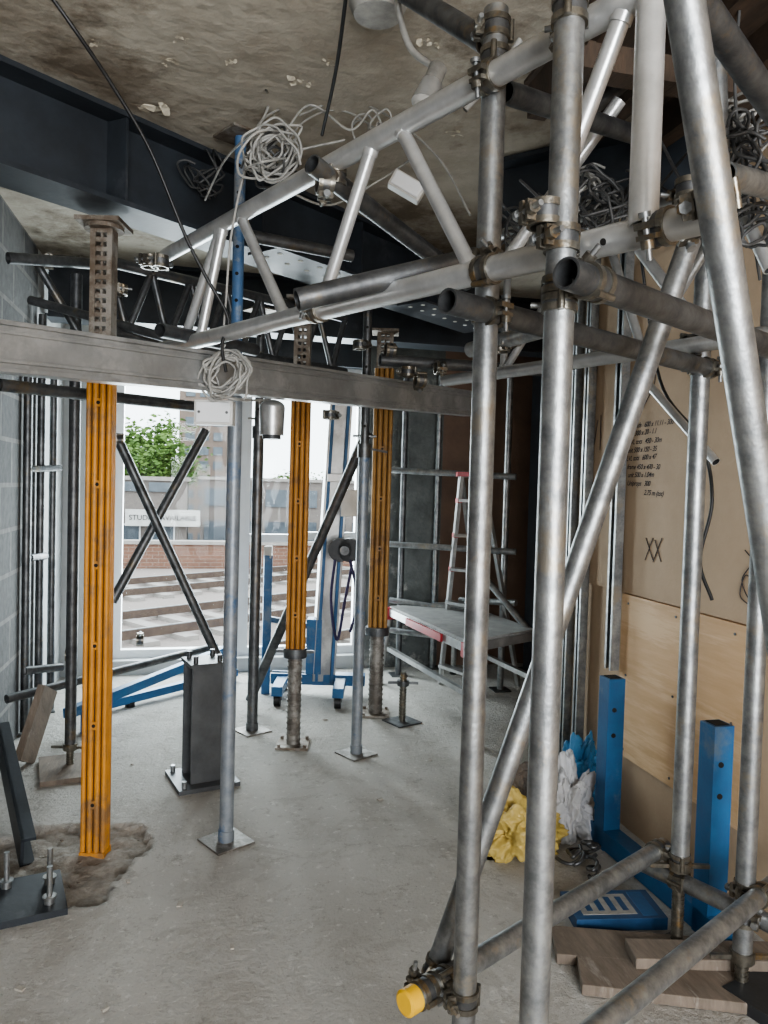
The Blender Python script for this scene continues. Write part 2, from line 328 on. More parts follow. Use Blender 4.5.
def tree(c,r,seed,n=1600):
    rnd=random.Random(seed); b=B('street_tree'); c=Vector(c); b.tube((c.x,c.y,-4.8),c,.25,bark,r2=.12)
    cl=[]
    for k in range(9):
        e=c+Vector((rnd.uniform(-1,1),rnd.uniform(-1,1),rnd.uniform(-.3,.8)))*r*.75; cl.append(e)
        b.tube(c-up_*.6,e,.08,bark,r2=.03,seg=8)
    for k in range(n):
        e=rnd.choice(cl); d=Vector((rnd.gauss(0,1),rnd.gauss(0,1),rnd.gauss(0,.8)))*r*.27; q=e+d
        M=Matrix.Rotation(rnd.random()*6,3,'Z')@Matrix.Rotation(rnd.random()*3,3,'X'); s=rnd.uniform(.05,.11)*r
        b.add([q+M@Vector(v)*s for v in((-1,0,0),(-.3,-.6,.1),(1,0,0),(-.2,.6,.15))],[[0,1,2,3]],leaf)
    b.done()
tree(WY(152,454,44),2.1,1,2200); tree(WY(132,470,41),1.6,2); tree(WY(305,500,43),1.6,5); tree(WY(172,478,46),1.5,8)
# ------------------------------------------------------------------ steel beams
b=B('steel_beam'); dirx=Vector((.81,1)); 
def bl(t,off=0,z=0): 
    n=Vector((1,-.81)).normalized(); return C(-1.03+.81*t+n.x*off,2.8+t+n.y*off,z)
b.ibeam(bl(-.36,0,2.535),bl(1.95,0,2.535),.20,.33,dark); 
for t in(0.0,.5,1.0,1.5): b.bar(bl(t,.05,2.39),bl(t,.05,2.68),.09,.012,dark,up=(dirx.x,dirx.y,0))
b.done()
b=B('steel_beam'); b.ibeam((XL+.02,4.95,2.52),(XR2-.02,4.95,2.52),.2,.36,dark); b.done()
b=B('steel_beam'); q1=P(500,300,3.1);q2=P(780,240,2.72); q1.z=q2.z=2.565; q2.x=min(q2.x,1.70); b.ibeam(q1,q2,.16,.26,dark); b.done()
b=B('perforated_steel_plate')
def perf(p1,p2,w,n,rows=2):
    p1=Vector(p1);p2=Vector(p2); b.bar(p1,p2,w,.012,dark)
    a=(p2-p1).normalized(); s=a.cross(Vector((0,0,1))).normalized()
    for i in range(n):
        for k in range(rows):
            q=p1+(p2-p1)*((i+.5)/n)+s*(w*(k-(rows-1)/2)*.45); b.tube(q-Vector((0,0,.0085)),q-Vector((0,0,.005)),.011,capw,seg=10,cap=capw)
perf(bl(.45,.18,2.345),bl(1.0,.18,2.345),.18,6); perf(bl(1.25,.16,2.345),bl(1.9,.16,2.345),.18,8); b.done()
b=B('ceiling_timber_joists')
for k,(xx,yy0,yy1) in enumerate(((1.02,1.0,2.3),(1.26,.9,2.4),(1.50,.9,2.4),(1.67,.9,2.4))):
    b.bar(Vector((xx,yy0,2.64)),Vector((xx,yy1,2.64)),.06,.115,joist)
b.bar(Vector((.95,1.9,2.55)),Vector((1.72,1.9,2.55)),.07,.07,joist,up=(0,0,1)); b.box((1.35,1.6,2.692),(.75,1.4,.012),joist)
b.done()
# ------------------------------------------------------------------ scaffold tower
tw=empty('scaffold_tower'); up=Vector((0,0,1)); RT=.0255
def vpt(px,py,d): q=P(px,py,d); return Vector((q.x,q.y,0))
def standard(name,base,z0,z1,r=RT,mat=galv,jack=True,plate=.15,parent=tw):
    b=B(name); b.tube(base+up*z0,base+up*z1,r,mat,ri=r*.84,cap=galvd)
    if jack:
        for k in range(int((z0-.02)/.012)): b.tube(base+up*(.01+k*.012),base+up*(.016+k*.012),.0185,brass,seg=12)
        b.tube(base+up*.006,base+up*(z0+.1),.016,brass,seg=12); b.tube(base+up*(z0-.03),base+up*(z0),.034,brass,seg=8)
        b.bar(base+up*(z0-.018)-C(.09,0),base+up*(z0-.018)+C(.09,0),.012,.012,brass)
    b.box(base+up*.004,(plate,plate,.008),galvd,rz=.3); return b.done(parent)
t1=vpt(480,512,1.6); t2=vpt(552,512,1.3); t3=vpt(695,500,2.27); t4=vpt(760,560,2.1)
standard('standard_1',t1,.2,2.385); standard('standard_2',t2,.2,2.66); standard('standard_3',t3+up*.0,.29,2.64,.0275); standard('standard_4',t4,.12,2.2,.0265)
def clipx(a,c):
    a=Vector(a);c=Vector(c); lim=XL+.035
    for p,q in((a,c),(c,a)):
        if p.x<lim: k=(lim-p.x)/(q.x-p.x); n=p.lerp(q,k); p[:]=n
        if p.x>1.70 and p.y<YE and q.x<1.70: k=(1.70-p.x)/(q.x-p.x); n=p.lerp(q,k); p[:]=n
    return a,c
def tubeobj(name,a,c,r=RT,mat=galv,parent=None,hollow=True):
    a,c=clipx(a,c)
    b=B(name); b.tube(a,c,r,mat,ri=r*.84 if hollow else 0,cap=galvd); return b.done(parent)
L1a=P(408,1002,1.58); L1b=P(664,846,2.36)
tubeobj('ledger_1',L1a,L1b,RT,galv,tw)
b=B('end_cap'); a=(L1a-L1b).normalized(); b.tube(L1a-a*.022,L1a+a*.008,.028,yplas,seg=24); b.tube(L1a+a*.008,L1a+a*.012,.028,yplas,seg=24,r2=.022); b.done(tw)
L2a=P(575,1046,1.5); L2b=P(790,871,2.2); tubeobj('ledger_2',L2a,L2b,RT,galv,tw)
L3a=P(640,862,2.36); L3b=P(800,938,2.02); tubeobj('ledger_3',L3a,L3b,RT,galv,tw)
Da=P(690,240,1.78); Db=P(428,992,1.72); tubeobj('brace_1',Da,Db,RT,galv,tw)
D2a=P(683,-10,1.02); D2b=P(805,790,1.3); tubeobj('brace_2',D2a,D2b,RT,galv,tw)
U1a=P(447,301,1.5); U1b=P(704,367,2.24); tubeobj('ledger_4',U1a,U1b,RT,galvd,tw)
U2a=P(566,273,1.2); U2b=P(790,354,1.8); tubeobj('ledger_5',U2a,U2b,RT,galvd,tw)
b=B('tower_couplers')
def vc(base,z,other=None,adir=None,spin=None):
    p=base+up*z
    b.coupler(p,up,other,adir,spin=spin)
def closest(base,a,c):
    a=Vector(a);c=Vector(c); d=(c-a); t=((base.x-a.x)*d.x+(base.y-a.y)*d.y)/(d.x**2+d.y**2); q=a+d*t; return q,d.normalized()
for base,(s,e) in((t1,(L1a,L1b)),(t3,(L1a,L1b)),(t4,(L2a,L2b)),(t4,(L3a,L3b)),(t1,(U1a,U1b)),(t3,(U1a,U1b)),(t2,(U2a,U2b)),(t3,(L3a,L3b))):
    q,d=closest(base,s,e); b.coupler(base+up*q.z,up,q,d,spin=random.choice([.4,2.5,4.4]))
for px,py,d in((497,30,1.6),(497,60,1.6),(487,262,1.6)): vc(t1,P(px,py,d).z)
for px,py,d in((575,12,1.3),(568,240,1.3),(562,300,1.3)): vc(t2,P(px,py,d).z)
vc(t3,P(703,343,2.27).z); vc(t3,P(712,215,2.27).z)
b.coupler(P(692,222,1.4),P(692,225,1.4)-P(640,235,1.4)); b.coupler(P(690,190,1.6),up); b.coupler(P(712,200,1.14),D2b-D2a)
b.coupler(Db+(Da-Db).normalized()*.06,Da-Db,L1a+(L1b-L1a).normalized()*.05,L1b-L1a); b.done(tw)
# ------------------------------------------------------------------ lattice girder
def lattice(name,la,lb,ua,ub,lace,r,rl,mat):
    b=B(name); la,lb=clipx(la,lb); ua,ub=clipx(ua,ub)
    b.tube(la,lb,r,mat,ri=r*.84,cap=galvd); b.tube(ua,ub,r,mat,ri=r*.84,cap=galvd)
    for tu,tl in lace:
        pu=ua.lerp(ub,tu); pl=la.lerp(lb,tl); b.tube(pu,pl,rl,mat,seg=14)
        for q in(pu,pl):
            a=(pu-pl).normalized()*(1 if q is pl else -1); b.tube(q+a*r*.7,q+a*(r+.008),rl*1.18,mat,seg=12)
    return b
def tpar(a,c,pxx):
    lo,hi=0,1
    Mi=(Matrix.Translation((0,0,H))@R).inverted()
    def px(t): q=Mi@Vector(a).lerp(Vector(c),t); return 384+F*q.x/(-q.z)
    inc=px(1)>px(0)
    for _ in range(30):
        m=(lo+hi)/2
        if (px(m)<pxx)==inc: lo=m
        else: hi=m
    return lo
la=P(150,352,2.95); lb=P(722,213,1.15); ua=P(165,256,2.95); ub=P(645,-8,1.28)
lc=[(222,183),(224,200),(240,286),(374,320),(400,474),(628,532)]
lc=[(tpar(ua,ub,u),tpar(la,lb,l)) for u,l in lc]
b=lattice('lattice_girder',la,lb,ua,ub,lc,RT,.0165,alu)
for px in(612,650):
    q=la.lerp(lb,tpar(la,lb,px)); s=(Vector((0,0,H))-q).normalized(); s=(s-(lb-la).normalized()*s.dot((lb-la).normalized())).normalized(); b.tube(q+s*.0225,q+s*.0259,.006,hole,seg=12)
b.done()
bc=empty('birdcage_scaffold')
b=B('girder_couplers'); 
for s,e,px in((ua,ub,490),(la,lb,487),(la,lb,572),(la,lb,660),(ua,ub,570),(la,lb,318)):
    b.coupler(s.lerp(e,tpar(s,e,px)),e-s)
b.done(bc)
la2=P(105,330,3.3); lb2=P(345,372,4.3); ua2=P(110,262,3.3); ub2=P(345,318,4.3)
b=lattice('lattice_girder',la2,lb2,ua2,ub2,[(i/7,(i+.5)/7) for i in range(7)]+[((i+1)/7,(i+.5)/7) for i in range(7)],.024,.015,galvd); b.done()
la3=P(445,381,3.1); lb3=P(775,333,2.0); ua3=P(500,235,3.0); ub3=P(785,178,2.0)
b=lattice('lattice_girder',la3,lb3,ua3,ub3,[(.05,.25),(.45,.25),(.45,.7),(.9,.7)],.023,.014,alub); b.done()
# ------------------------------------------------------------------ loose scaffold tubes
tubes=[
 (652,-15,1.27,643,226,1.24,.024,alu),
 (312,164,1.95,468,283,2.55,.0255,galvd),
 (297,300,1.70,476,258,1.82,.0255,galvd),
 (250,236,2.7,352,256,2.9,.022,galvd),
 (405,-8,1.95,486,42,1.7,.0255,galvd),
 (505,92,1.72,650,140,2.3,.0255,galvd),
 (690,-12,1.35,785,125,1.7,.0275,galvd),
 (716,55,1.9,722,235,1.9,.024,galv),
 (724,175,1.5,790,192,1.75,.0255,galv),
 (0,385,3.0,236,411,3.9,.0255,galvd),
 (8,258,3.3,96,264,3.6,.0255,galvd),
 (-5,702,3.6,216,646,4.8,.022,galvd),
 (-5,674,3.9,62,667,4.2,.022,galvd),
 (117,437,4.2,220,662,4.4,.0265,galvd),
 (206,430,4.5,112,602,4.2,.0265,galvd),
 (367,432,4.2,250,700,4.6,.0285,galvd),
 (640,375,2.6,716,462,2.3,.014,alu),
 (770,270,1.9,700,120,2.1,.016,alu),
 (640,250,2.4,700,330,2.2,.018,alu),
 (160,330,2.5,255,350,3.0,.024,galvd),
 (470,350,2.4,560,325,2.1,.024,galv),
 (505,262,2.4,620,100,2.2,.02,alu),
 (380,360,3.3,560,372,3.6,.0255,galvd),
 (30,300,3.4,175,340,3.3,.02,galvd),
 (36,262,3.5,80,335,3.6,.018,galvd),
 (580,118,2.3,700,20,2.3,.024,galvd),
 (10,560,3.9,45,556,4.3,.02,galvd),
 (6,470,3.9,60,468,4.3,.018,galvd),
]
for t in tubes:
    tubeobj('tube',P(*t[:3]),P(*t[3:6]),t[6],t[7],bc)
q=G(70,768); standard('standard',q,.12,2.35,.026,galvd,parent=bc); w=q
for gx,gy,zt in((38,722,2.3),(24,735,2.1),(50,712,2.0),(30,716,2.3)):
    q=G(gx,gy); q.x=max(q.x,XL+.03); standard('standard',q,.02,zt,.022,galvd,jack=False,parent=bc,plate=.05)
b=B('timber_sole_board'); b.box((w.x,w.y-.03,.008),(.26,.34,.03),woodd,rz=.2); b.done(bc)
b=B('couplers')
for t in((82,262,3.6),(80,395,3.3),(49,262,4.2),(325,183,2.0),(150,262,2.7),(160,262,2.7),(120,290,3.2),(408,372,3.3),(440,368,3.3),(360,345,3.6),(70,655,3.7),(252,690,4.5),(120,440,4.2),(330,415,3.6),(545,215,1.3),(140,640,4.6),(335,178,2.02),(420,380,3.2),(390,350,3.3),(500,345,2.3),(690,345,2.25)):
    b.coupler(P(*t),up if random.random()<.5 else C(1,.3))
b.done(bc)
# ------------------------------------------------------------------ aluminium beam
b=B('aluminium_scaffold_beam'); A0,A1=clipx(P(-25,344,1.88),P(470,404,4.05))
b.bar(A0,A1,.07,.012,alub,off=(0,.059)); b.bar(A0,A1,.07,.012,alub,off=(0,-.059)); b.bar(A0,A1,.04,.108,alub)
b.bar(A0,A1,.062,.010,alub,off=(0,.036)); b.bar(A0,A1,.062,.010,alub,off=(0,-.036)); b.tube(A1,A1+(A1-A0).normalized()*.004,.02,hole)
b.done(bevel=.002)
# ------------------------------------------------------------------ props
def yprop(base,ztop,zy0,zy1,w,ymat,style,z0=0):
    b=B('yellow_prop'); x=C(1,0);y=C(0,1); rz=YAW
    b.box(base+up*(z0+.006),(.17,.17,.012),rust,rz=rz)
    for sx in(-1,1):
        for sy in(-1,1): b.tube(base+up*(z0+.012)+x*.068*sx+y*.068*sy,base+up*(z0+.026)+x*.068*sx+y*.068*sy,.009,rust,seg=6)
    def col(za,zb,mat,w):
        for i,(ox,rr) in enumerate(((-.40,.10),(-.14,.115),(.14,.115),(.40,.10))):
            for sg in(-1,1):
                b.tube(base+x*ox*w+y*sg*w*.26+up*za,base+x*ox*w+y*sg*w*.26+up*zb,rr*w,mat,seg=12)
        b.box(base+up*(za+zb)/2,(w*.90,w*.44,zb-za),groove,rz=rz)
        for sg in(-1,1):
            for sy in(-1,0,1): b.tube(base+x*sg*w*.41+y*sy*w*.18+up*za,base+x*sg*w*.41+y*sy*w*.18+up*zb,.1*w,mat,seg=10)
        k=za+.2
        while k<zb-.1:
            b.box(base-y*w*.26+up*k,(w*.16,w*.2,.03),mat,rz=rz); b.tube(base-y*w*.375+up*k,base-y*w*.355+up*k,.007,hole,seg=10); k+=.30
    def perfc(za,zb,w):
        for s in(-1,1):
            for t in(-1,1): b.box(base+x*s*w*.38+y*t*w*.3+up*(za+zb)/2,(w*.24,w*.14,zb-za),rust,rz=rz)
            b.box(base+x*s*w*.46+up*(za+zb)/2,(w*.06,w*.6,zb-za),rust,rz=rz)
        k=za
        while k<zb: 
            b.box(base+up*(k+.009),(w*.9,w*.66,.016),rust,rz=rz); k+=.034
        b.box(base+up*(za+zb)/2,(w*.1,w*.5,zb-za),rust,rz=rz)
    if style==1:
        col(z0+.03,zy1,ymat,w); perfc(zy1,ztop-.03,w*.86); b.box(base+up*(z0+.03),(w*1.0,w*.8,.04),ymat,rz=rz)
        b.tube(base+up*(ztop-.03),base+up*(ztop-.012),w*.75,rust)
        b.box(base+up*(zy1),(w*1.1,w,.03),rust,rz=rz)
    else:
        b.tube(base+up*.012,base+up*zy0,w*.36,rustg)
        for k in range(int(zy0/.03)): b.tube(base+up*(.03+k*.03),base+up*(.038+k*.03),w*.40,rustg)
        b.tube(base+up*(zy0-.03),base+up*(zy0+.02),w*.62,galvd); b.bar(base+up*zy0-x*w,base+up*zy0+x*w,.015,.015,galvd)
        col(zy0,zy1,ymat,w); perfc(zy1,ztop-.02,w*.85)
    b.box(base+up*(ztop-.008),(.16,.16,.016),rust,rz=rz)
    return b.done()
g=G(95,855,-.03); yprop(g,2.368,0,P(104,345,2.78).z,.094,yel,1,z0=-.025)
yeld2=mk('dull_yellow_paint',(.52,.24,.05),(.39,.175,.035),.55,0,9,.08,80,c3=(.2,.11,.05),c3t=.6)
yprop(G(293,745),2.368,P(296,650,4.05).z,2.0,.100,yeld2,2)
yeld=mk('shaded_yellow_paint',(.42,.23,.07),(.30,.16,.045),.55,0,9,.08,80,c3=(.2,.11,.05),c3t=.6)  # darker yellow for the less lit rear prop, shade put into the colour
yprop(G(375,714),2.33,P(377,630,4.6).z,2.1,.115,yeld,2)
def acrow(base,ztop,zc,ro=.0305,mat=propb,m2=propb):
    b=B('steel_prop'); b.box(base+up*.004,(.16,.16,.008),rustg,rz=.5); b.tube(base+up*.008,base+up*zc,ro,mat,cap=galvd)
    b.tube(base+up*.008,base+up*.05,ro*1.15,mat)
    b.tube(base+up*(zc-.06),base+up*(zc+.01),ro*1.22,galvd); b.bar(base+up*(zc-.01),base+up*(zc-.01)+C(.12,-.03,-.02),.012,.012,galvd)
    b.tube(base+up*zc,base+up*(ztop-.008),ro*.8,m2); 
    k=zc+.1
    while k<ztop-.05: 
        b.tube(base+up*k-C(0,1)*(ro*.81),base+up*k-C(0,1)*(ro*.7),.007,hole,seg=8); k+=.1
    b.tube(base+up*(zc+.05)-C(.06,0),base+up*(zc+.05)+C(.06,0),.006,galv,seg=8)
    b.box(base+up*(ztop-.004),(.15,.15,.008),rust,rz=.5); b.done()
acrow(G(226,842),2.699,1.78,.027,propb,propblue); acrow(G(356,754),2.368,1.6,.028,propb,galvd); acrow(G(252,731),2.35,1.7,.03,galvd,galvd)
b=B('screw_jack'); g=G(402,722); b.box(g+up*.004,(.17,.17,.008),galvd,rz=.4)
b.tube(g+up*.008,g+up*.30,.018,brass)
for k in range(14): b.tube(g+up*(.03+k*.018),g+up*(.04+k*.018),.022,brass,seg=12)
b.tube(g+up*.22,g+up*.25,.036,galvd); b.bar(g+up*.235-C(.09,0),g+up*.235+C(.09,0),.014,.014,galvd); b.done()
# ------------------------------------------------------------------ stub column
g=G(202,780); b=B('steel_stub_column'); MM=Matrix.Rotation(YAW+.5,3,'Z'); M=MM
stubm=mk('grey_primer_steel',(.12,.125,.13),(.08,.084,.088),.45,.2,10,.05,60)
b.box(g+up*.01,(.28,.28,.02),stubm,rot=M); hh=.53
b.box(g+M@Vector((0,-.075,0))+up*(.02+hh/2),(.15,.014,hh),stubm,rot=M); b.box(g+M@Vector((0,.075,0))+up*(.02+hh/2),(.15,.014,hh),stubm,rot=M)
b.box(g+up*(.02+hh/2),(.012,.136,hh),stubm,rot=M); b.box(g+up*(.03+hh),(.17,.18,.016),stubm,rot=M)
for sx in(-1,1):
    for sy in(-1,1):
        b.tube(g+M@Vector((sx*.11,sy*.11,.02)),g+M@Vector((sx*.11,sy*.11,.05)),.012,galv,seg=6); b.tube(g+M@Vector((sx*.055,sy*.06,hh+.038)),g+M@Vector((sx*.055,sy*.06,hh+.07)),.012,galvd,seg=6)
b.done()
g=G(14,905); b=B('bolted_base_plate'); M=Matrix.Rotation(.25,3,'Z')
b.box(g+up*.012,(.30,.27,.024),dark,rot=M)
for q in((.11,.05),(.10,-.08),(-.02,.08)):
    c=g+M@Vector((q[0],q[1],.024)); b.tube(c,c+up*.12,.009,galv,seg=10); b.tube(c,c+up*.02,.018,galv,seg=6); b.tube(c+up*.02,c+up*.025,.022,galv,seg=16)
b.done()
b=B('leaning_steel_channel'); q0=G(22,862); q1=WX(-5,735,XL+.05); q1.x=XL+.06
q0.z=.03
b.bar(q0,q1,.012,.12,dark); b.bar(q0,q1,.05,.012,dark,off=(.02,.054)); b.bar(q0,q1,.05,.012,dark,off=(.02,-.054)); b.done()
b=B('leaning_timber_plank'); q0=G(24,768); q1=P(48,688,3.75); q0.z=.03; b.bar(q0,q1,.16,.035,woodd,up=C(1,.0,.0)); b.done()
# ------------------------------------------------------------------ blue equipment
b=B('blue_floor_beam'); q0=P(66,714,4.0); q1=P(225,650,5.2); b.bar(q0,q1,.05,.055,blue); 
for t in(.1,.9): 
    q=q0.lerp(q1,t); b.bar(Vector((q.x,q.y,0)),Vector((q.x,q.y,q.z)),.05,.05,blue)
b.done(bevel=.004)
b=B('blue_floor_beam'); q0=P(108,704,4.5); q1=P(236,672,5.3); b.bar(q0,q1,.05,.05,blue)
for t in(.15,.85):
    q=q0.lerp(q1,t); b.tube(Vector((q.x,q.y,0)),Vector((q.x,q.y,q.z-.02)),.03,cablek,seg=14)
b.done(bevel=.004)
b=B('material_lift'); x=C(1,0); g=C((330-384)/760*5.0,5.0)
Mz=YAW
b.box(g+up*.11-x*.05,(.62,.09,.07),blue,rz=Mz); b.box(g-x*.28+C(0,-.12,.10),(.07,.4,.06),blue,rz=Mz); b.box(g+x*.1+C(0,-.15,.10),(.07,.35,.06),blue,rz=Mz)
for q in(g-x*.28+C(0,-.28,.04),g+x*.1+C(0,-.3,.04),g-x*.28+C(0,.1,.04)): b.tube(q-x*.02,q+x*.02,.04,cablek,seg=16); b.bar(q,q+up*.05,.05,.03,galvd)
b.bar(g+up*.1-x*.02,g+up*1.95+x*.05,.15,.09,alub,up=(0,1,0)); b.bar(g+up*.1-x*.06+C(0,-.05),g+up*1.95+x*.01+C(0,-.05),.02,.02,blue,up=(0,1,0)); b.bar(g+up*.1+x*.04+C(0,-.05),g+up*1.95+x*.11+C(0,-.05),.02,.02,blue,up=(0,1,0))
b.box(g-x*.08+up*.33,(.10,.12,.36),blue,rz=Mz); b.bar(g-x*.40+up*.0,g-x*.40+up*.92,.055,.055,blue); b.box(g-x*.40+up*.94,(.05,.05,.08),white,rz=Mz)
b.bar(g-x*.40+up*.5,g-x*.08+up*.45,.035,.035,blue); b.bar(g-x*.36+up*.12,g+up*.12,.05,.05,blue)
wq=P(345,550,4.8); 
for k in(-.03,.03): b.tube(wq+x*k-C(0,.02),wq+x*k+C(0,.03),.075,black,seg=24); 
b.tube(wq-C(0,.05),wq+C(0,.1),.03,galvd); b.box(P(350,503,4.85),(.11,.09,.17),white,rz=Mz); b.box(P(340,478,4.9),(.16,.05,.05),alu,rz=Mz)
b.bar(wq+C(0,.1),g+up*.98,.04,.04,galvd); b.done(bevel=.003)
cables('ratchet_strap',[[P(335,560,4.75),P(331,600,4.75),P(337,640,4.75),P(345,600,4.75),P(352,565,4.75)],[P(350,560,4.74),P(358,600,4.74),P(350,632,4.74)]],.009,mk('strap_webbing',(.03,.03,.09),(.05,.04,.1),.8))
# ------------------------------------------------------------------ back scaffold, work platform, step ladder
bs=empty('rear_scaffold')
for px,py in((432,668),(500,690),(398,675)):
    q=G(px,py); b=B('standard'); b.tube(q,q+up*(2.25),.022,galv if px!=398 else galvd); b.box(q+up*.004,(.12,.12,.008),galvd); b.done(bs)
for s,e in(((390,470,5.3),(516,477,5.0)),((388,544,5.3),(516,552,5.0)),((470,560,4.9),(530,632,4.6)),((388,630,5.4),(470,640,5.2)),((390,600,5.4),(470,612,5.2)),((460,600,5.2),(516,603,4.9))):
    b=B('ledger'); b.tube(P(*s),P(*e),.021,galv); b.done(bs)
b=B('work_platform'); zt=.56
A,Bq,Cq,Dq=[G(*k,zt) for k in((390,606),(456,601),(535,629),(468,641))]
def slab(pts,z0,z1,mat):
    vs=[Vector((p.x,p.y,z0)) for p in pts]+[Vector((p.x,p.y,z1)) for p in pts]; b.add(vs,[[3,2,1,0],[4,5,6,7]]+[[i,(i+1)%4,4+(i+1)%4,4+i] for i in range(4)],mat)
slab([A,Dq,Cq,Bq],zt-.015,zt,platform)
for s,e in((A,Dq),(Dq,Cq),(Cq,Bq),(Bq,A)): b.bar(s-up*.04,e-up*.04,.03,.05,alub)
b.bar(A.lerp(Dq,.3)-up*.04-C(.02,.02),A.lerp(Dq,.75)-up*.04-C(.02,.02),.015,.045,red); b.box(A-up*.05,(.06,.06,.08),red); b.box(Dq-up*.05,(.06,.06,.08),red)
for q,k in((A,(-.06,.05)),(Bq,(.0,.06)),(Cq,(.08,-.02)),(Dq,(.06,-.08))):
    e=Vector((q.x,q.y,0))+C(*k); b.tube(q-up*.05,e+up*.03,.02,alub); b.tube(e,e+up*.035,.026,cablek)
b.bar(A-up*.3,Dq-up*.3+C(.03,-.03),.03,.03,alub); b.bar(Bq-up*.3,Cq-up*.3,.03,.03,alub); b.done()
b=B('stepladder')
l0,l1=G(440,684),G(466,694); tq=P(472,476,5.0); t0=tq-C(.07,0); t1_=tq+C(.07,0)
for s,e in((l0,t0),(l1,t1_)): b.bar(s,e,.025,.045,alub)
for i in range(6):
    k=(i+.6)/6.3; b.bar(l0.lerp(t0,k),l1.lerp(t1_,k),.07,.02,alub)
    b.box(l0.lerp(t0,k),(.03,.05,.03),red if i>2 else galvd)
r0,r1=l0+C(.36,.25),l1+C(.40,.25)
for s,e in((r0,t0),(r1,t1_)): b.bar(s,e,.025,.03,alub)
b.bar(r0.lerp(t0,.3),r1.lerp(t1_,.3),.02,.03,alub); b.box(tq+up*.01,(.2,.1,.03),red,rz=YAW); b.done()
b=B('steel_column'); g=Vector(G(520,672)); g.y=5.3; g.x+=.14
b.box(g+C(-.09,0,1.17),(.014,.2,2.34),dark); b.box(g+C(.09,0,1.17),(.014,.2,2.34),dark); b.box(g+up*1.17,(.17,.012,2.34),dark); b.box(g+up*.01,(.3,.3,.02),dark); b.done()
# ------------------------------------------------------------------ right wall items
def onR(px,py,off=0): return WX(px,py,XR-off)
b=B('plywood_sheet'); p0=onR(627,592); p1=onR(752,622); b.box((XR-.012,(p0.y+p1.y)/2,(.30+.975)/2),(.018,abs(p0.y-p1.y),.675),ply)
for yy in(p0.y-.05,p1.y+.05,(p0.y+p1.y)/2):
    for zz in(.33,.64,.94): b.tube((XR-.024,yy,zz),(XR-.02,yy,zz),.005,galvd,seg=8)
b.done()
b=B('brown_board_sheet'); p2=onR(589,500); b.box((XR-.009,(p2.y+p1.y)/2,1.66),(.012,p2.y-p1.y-.01,1.36),board); b.box((XR-.009,p1.y/2-.6,1.66),(.012,p1.y+1.2-.01,1.36),board); bo=b.done()
def stud(px,pyt,pyb,w=.05,off=.02,mat=galv):
    q=onR(px,500,off); zt=min(onR(px,pyt,off).z,2.68); zb=max(onR(px,pyb,off).z,0)
    b=B('metal_stud'); c=Vector((q.x-.02,q.y,(zt+zb)/2)); hh=zt-zb
    b.box(c+Vector((.018,0,0)),(.003,w,hh),mat); b.box(c+Vector((0,w/2,0)),(.038,.003,hh),mat); b.box(c+Vector((0,-w/2,0)),(.038,.003,hh),mat); b.box(c+Vector((-.018,w/2-.006,0)),(.003,.012,hh),mat); b.box(c+Vector((-.018,-w/2+.006,0)),(.003,.012,hh),mat)
    k=zb+.1
    while k<zt-.1: b.box(Vector((c.x+.0155,c.y,k)),(.003,.014,.03),hole); k+=.12
    b.done()
stud(622,180,672); stud(590,230,790,.04); stud(577,240,800,.04); stud(566,260,800,.05)
lines=["LVL Pads   600 x 11.11 - 300","unit 300 x 20 - 1.1","LVL tots   450 - 30m","unit 500 x 150 - 35","LVL tots   600 x 47","frame 450 x 470 - 30","unit 500 x 1.04m","Uniprops   300","                 2.75 m (tot)"]
y0=onR(632,424)
for i,l in enumerate(lines):
    cu=bpy.data.curves.new('handwriting','FONT'); cu.body=l; cu.size=.029; cu.shear=.35; cu.space_character=.95; cu.offset=.0003; cu.materials.append(ink)
    o=bpy.data.objects.new('handwriting_%d'%i,cu); S.collection.objects.link(o)
    a=random.uniform(-.03,.02); M=Matrix(((0,0,-1),(-1,0,0),(0,1,0))).to_4x4()
    o.matrix_world=Matrix.Translation((XR-.0165,y0.y+random.uniform(-.01,.01),y0.z-.02-i*.034))@M@Matrix.Rotation(a,4,'Z'); o.parent=bo
def scr(name,pts,r=.0016): cables(name,[[WX(x,y,XR-.017) for x,y in p] for p in pts],r,ink,bo)
scr('mark_cross',[[(646,538),(653,560)],[(653,538),(645,560)],[(655,540),(661,562)],[(662,538),(653,562)]])
scr('mark_scribble',[[(745,550),(752,562),(742,580),(750,600),(757,590),(746,575),(740,595),(750,606)],[(598,420),(594,445)],[(601,415),(600,450)],[(642,410),(655,380),(650,350)]])
b=B('blue_steel_frame'); q0=G(606,846); q1=G(708,934)
d=(q1-q0).normalized(); zt0=P(612,677,q0.dot(FW)).z; zt1=P(717,723,q1.dot(FW)).z
b.bar(q0,q0+up*zt0,.072,.072,blue,up=d); b.bar(q1,q1+up*zt1,.072,.072,blue,up=d)
b.bar(q0-d*.3+up*.043,q1+d*.12+up*.043,.072,.075,blue)
for q,zt in((q0,zt0),(q1,zt1)):
    b.box(q+up*(zt+.001),(.05,.05,.004),hole)
    for k in(.12,.22): b.tube(q+up*(zt-k)-C(0,.04),q+up*(zt-k)-C(0,.03),.009,hole,seg=12)
b.done(bevel=.004)
b=B('blue_packing_case'); q=G(612,916); M=Matrix.Rotation(-.15,3,'Z'); navy=mk('navy_print',(.03,.09,.2),(.02,.06,.14),.4,0,9); b.box(q+up*.02,(.30,.17,.04),navy,rot=M); b.box(q+M@Vector((-.03,0,.0405)),(.18,.12,.002),cablem,rot=M); b.box(q+M@Vector((.1,0,.0405)),(.05,.14,.002),blue,rot=M)
for i in range(4): b.box(q+M@Vector((-.09+i*.04,0.0,.0425)),(.02,.08,.001),navy,rot=M)
b.done(bevel=.004)
b=B('timber_boards'); q=G(660,962)
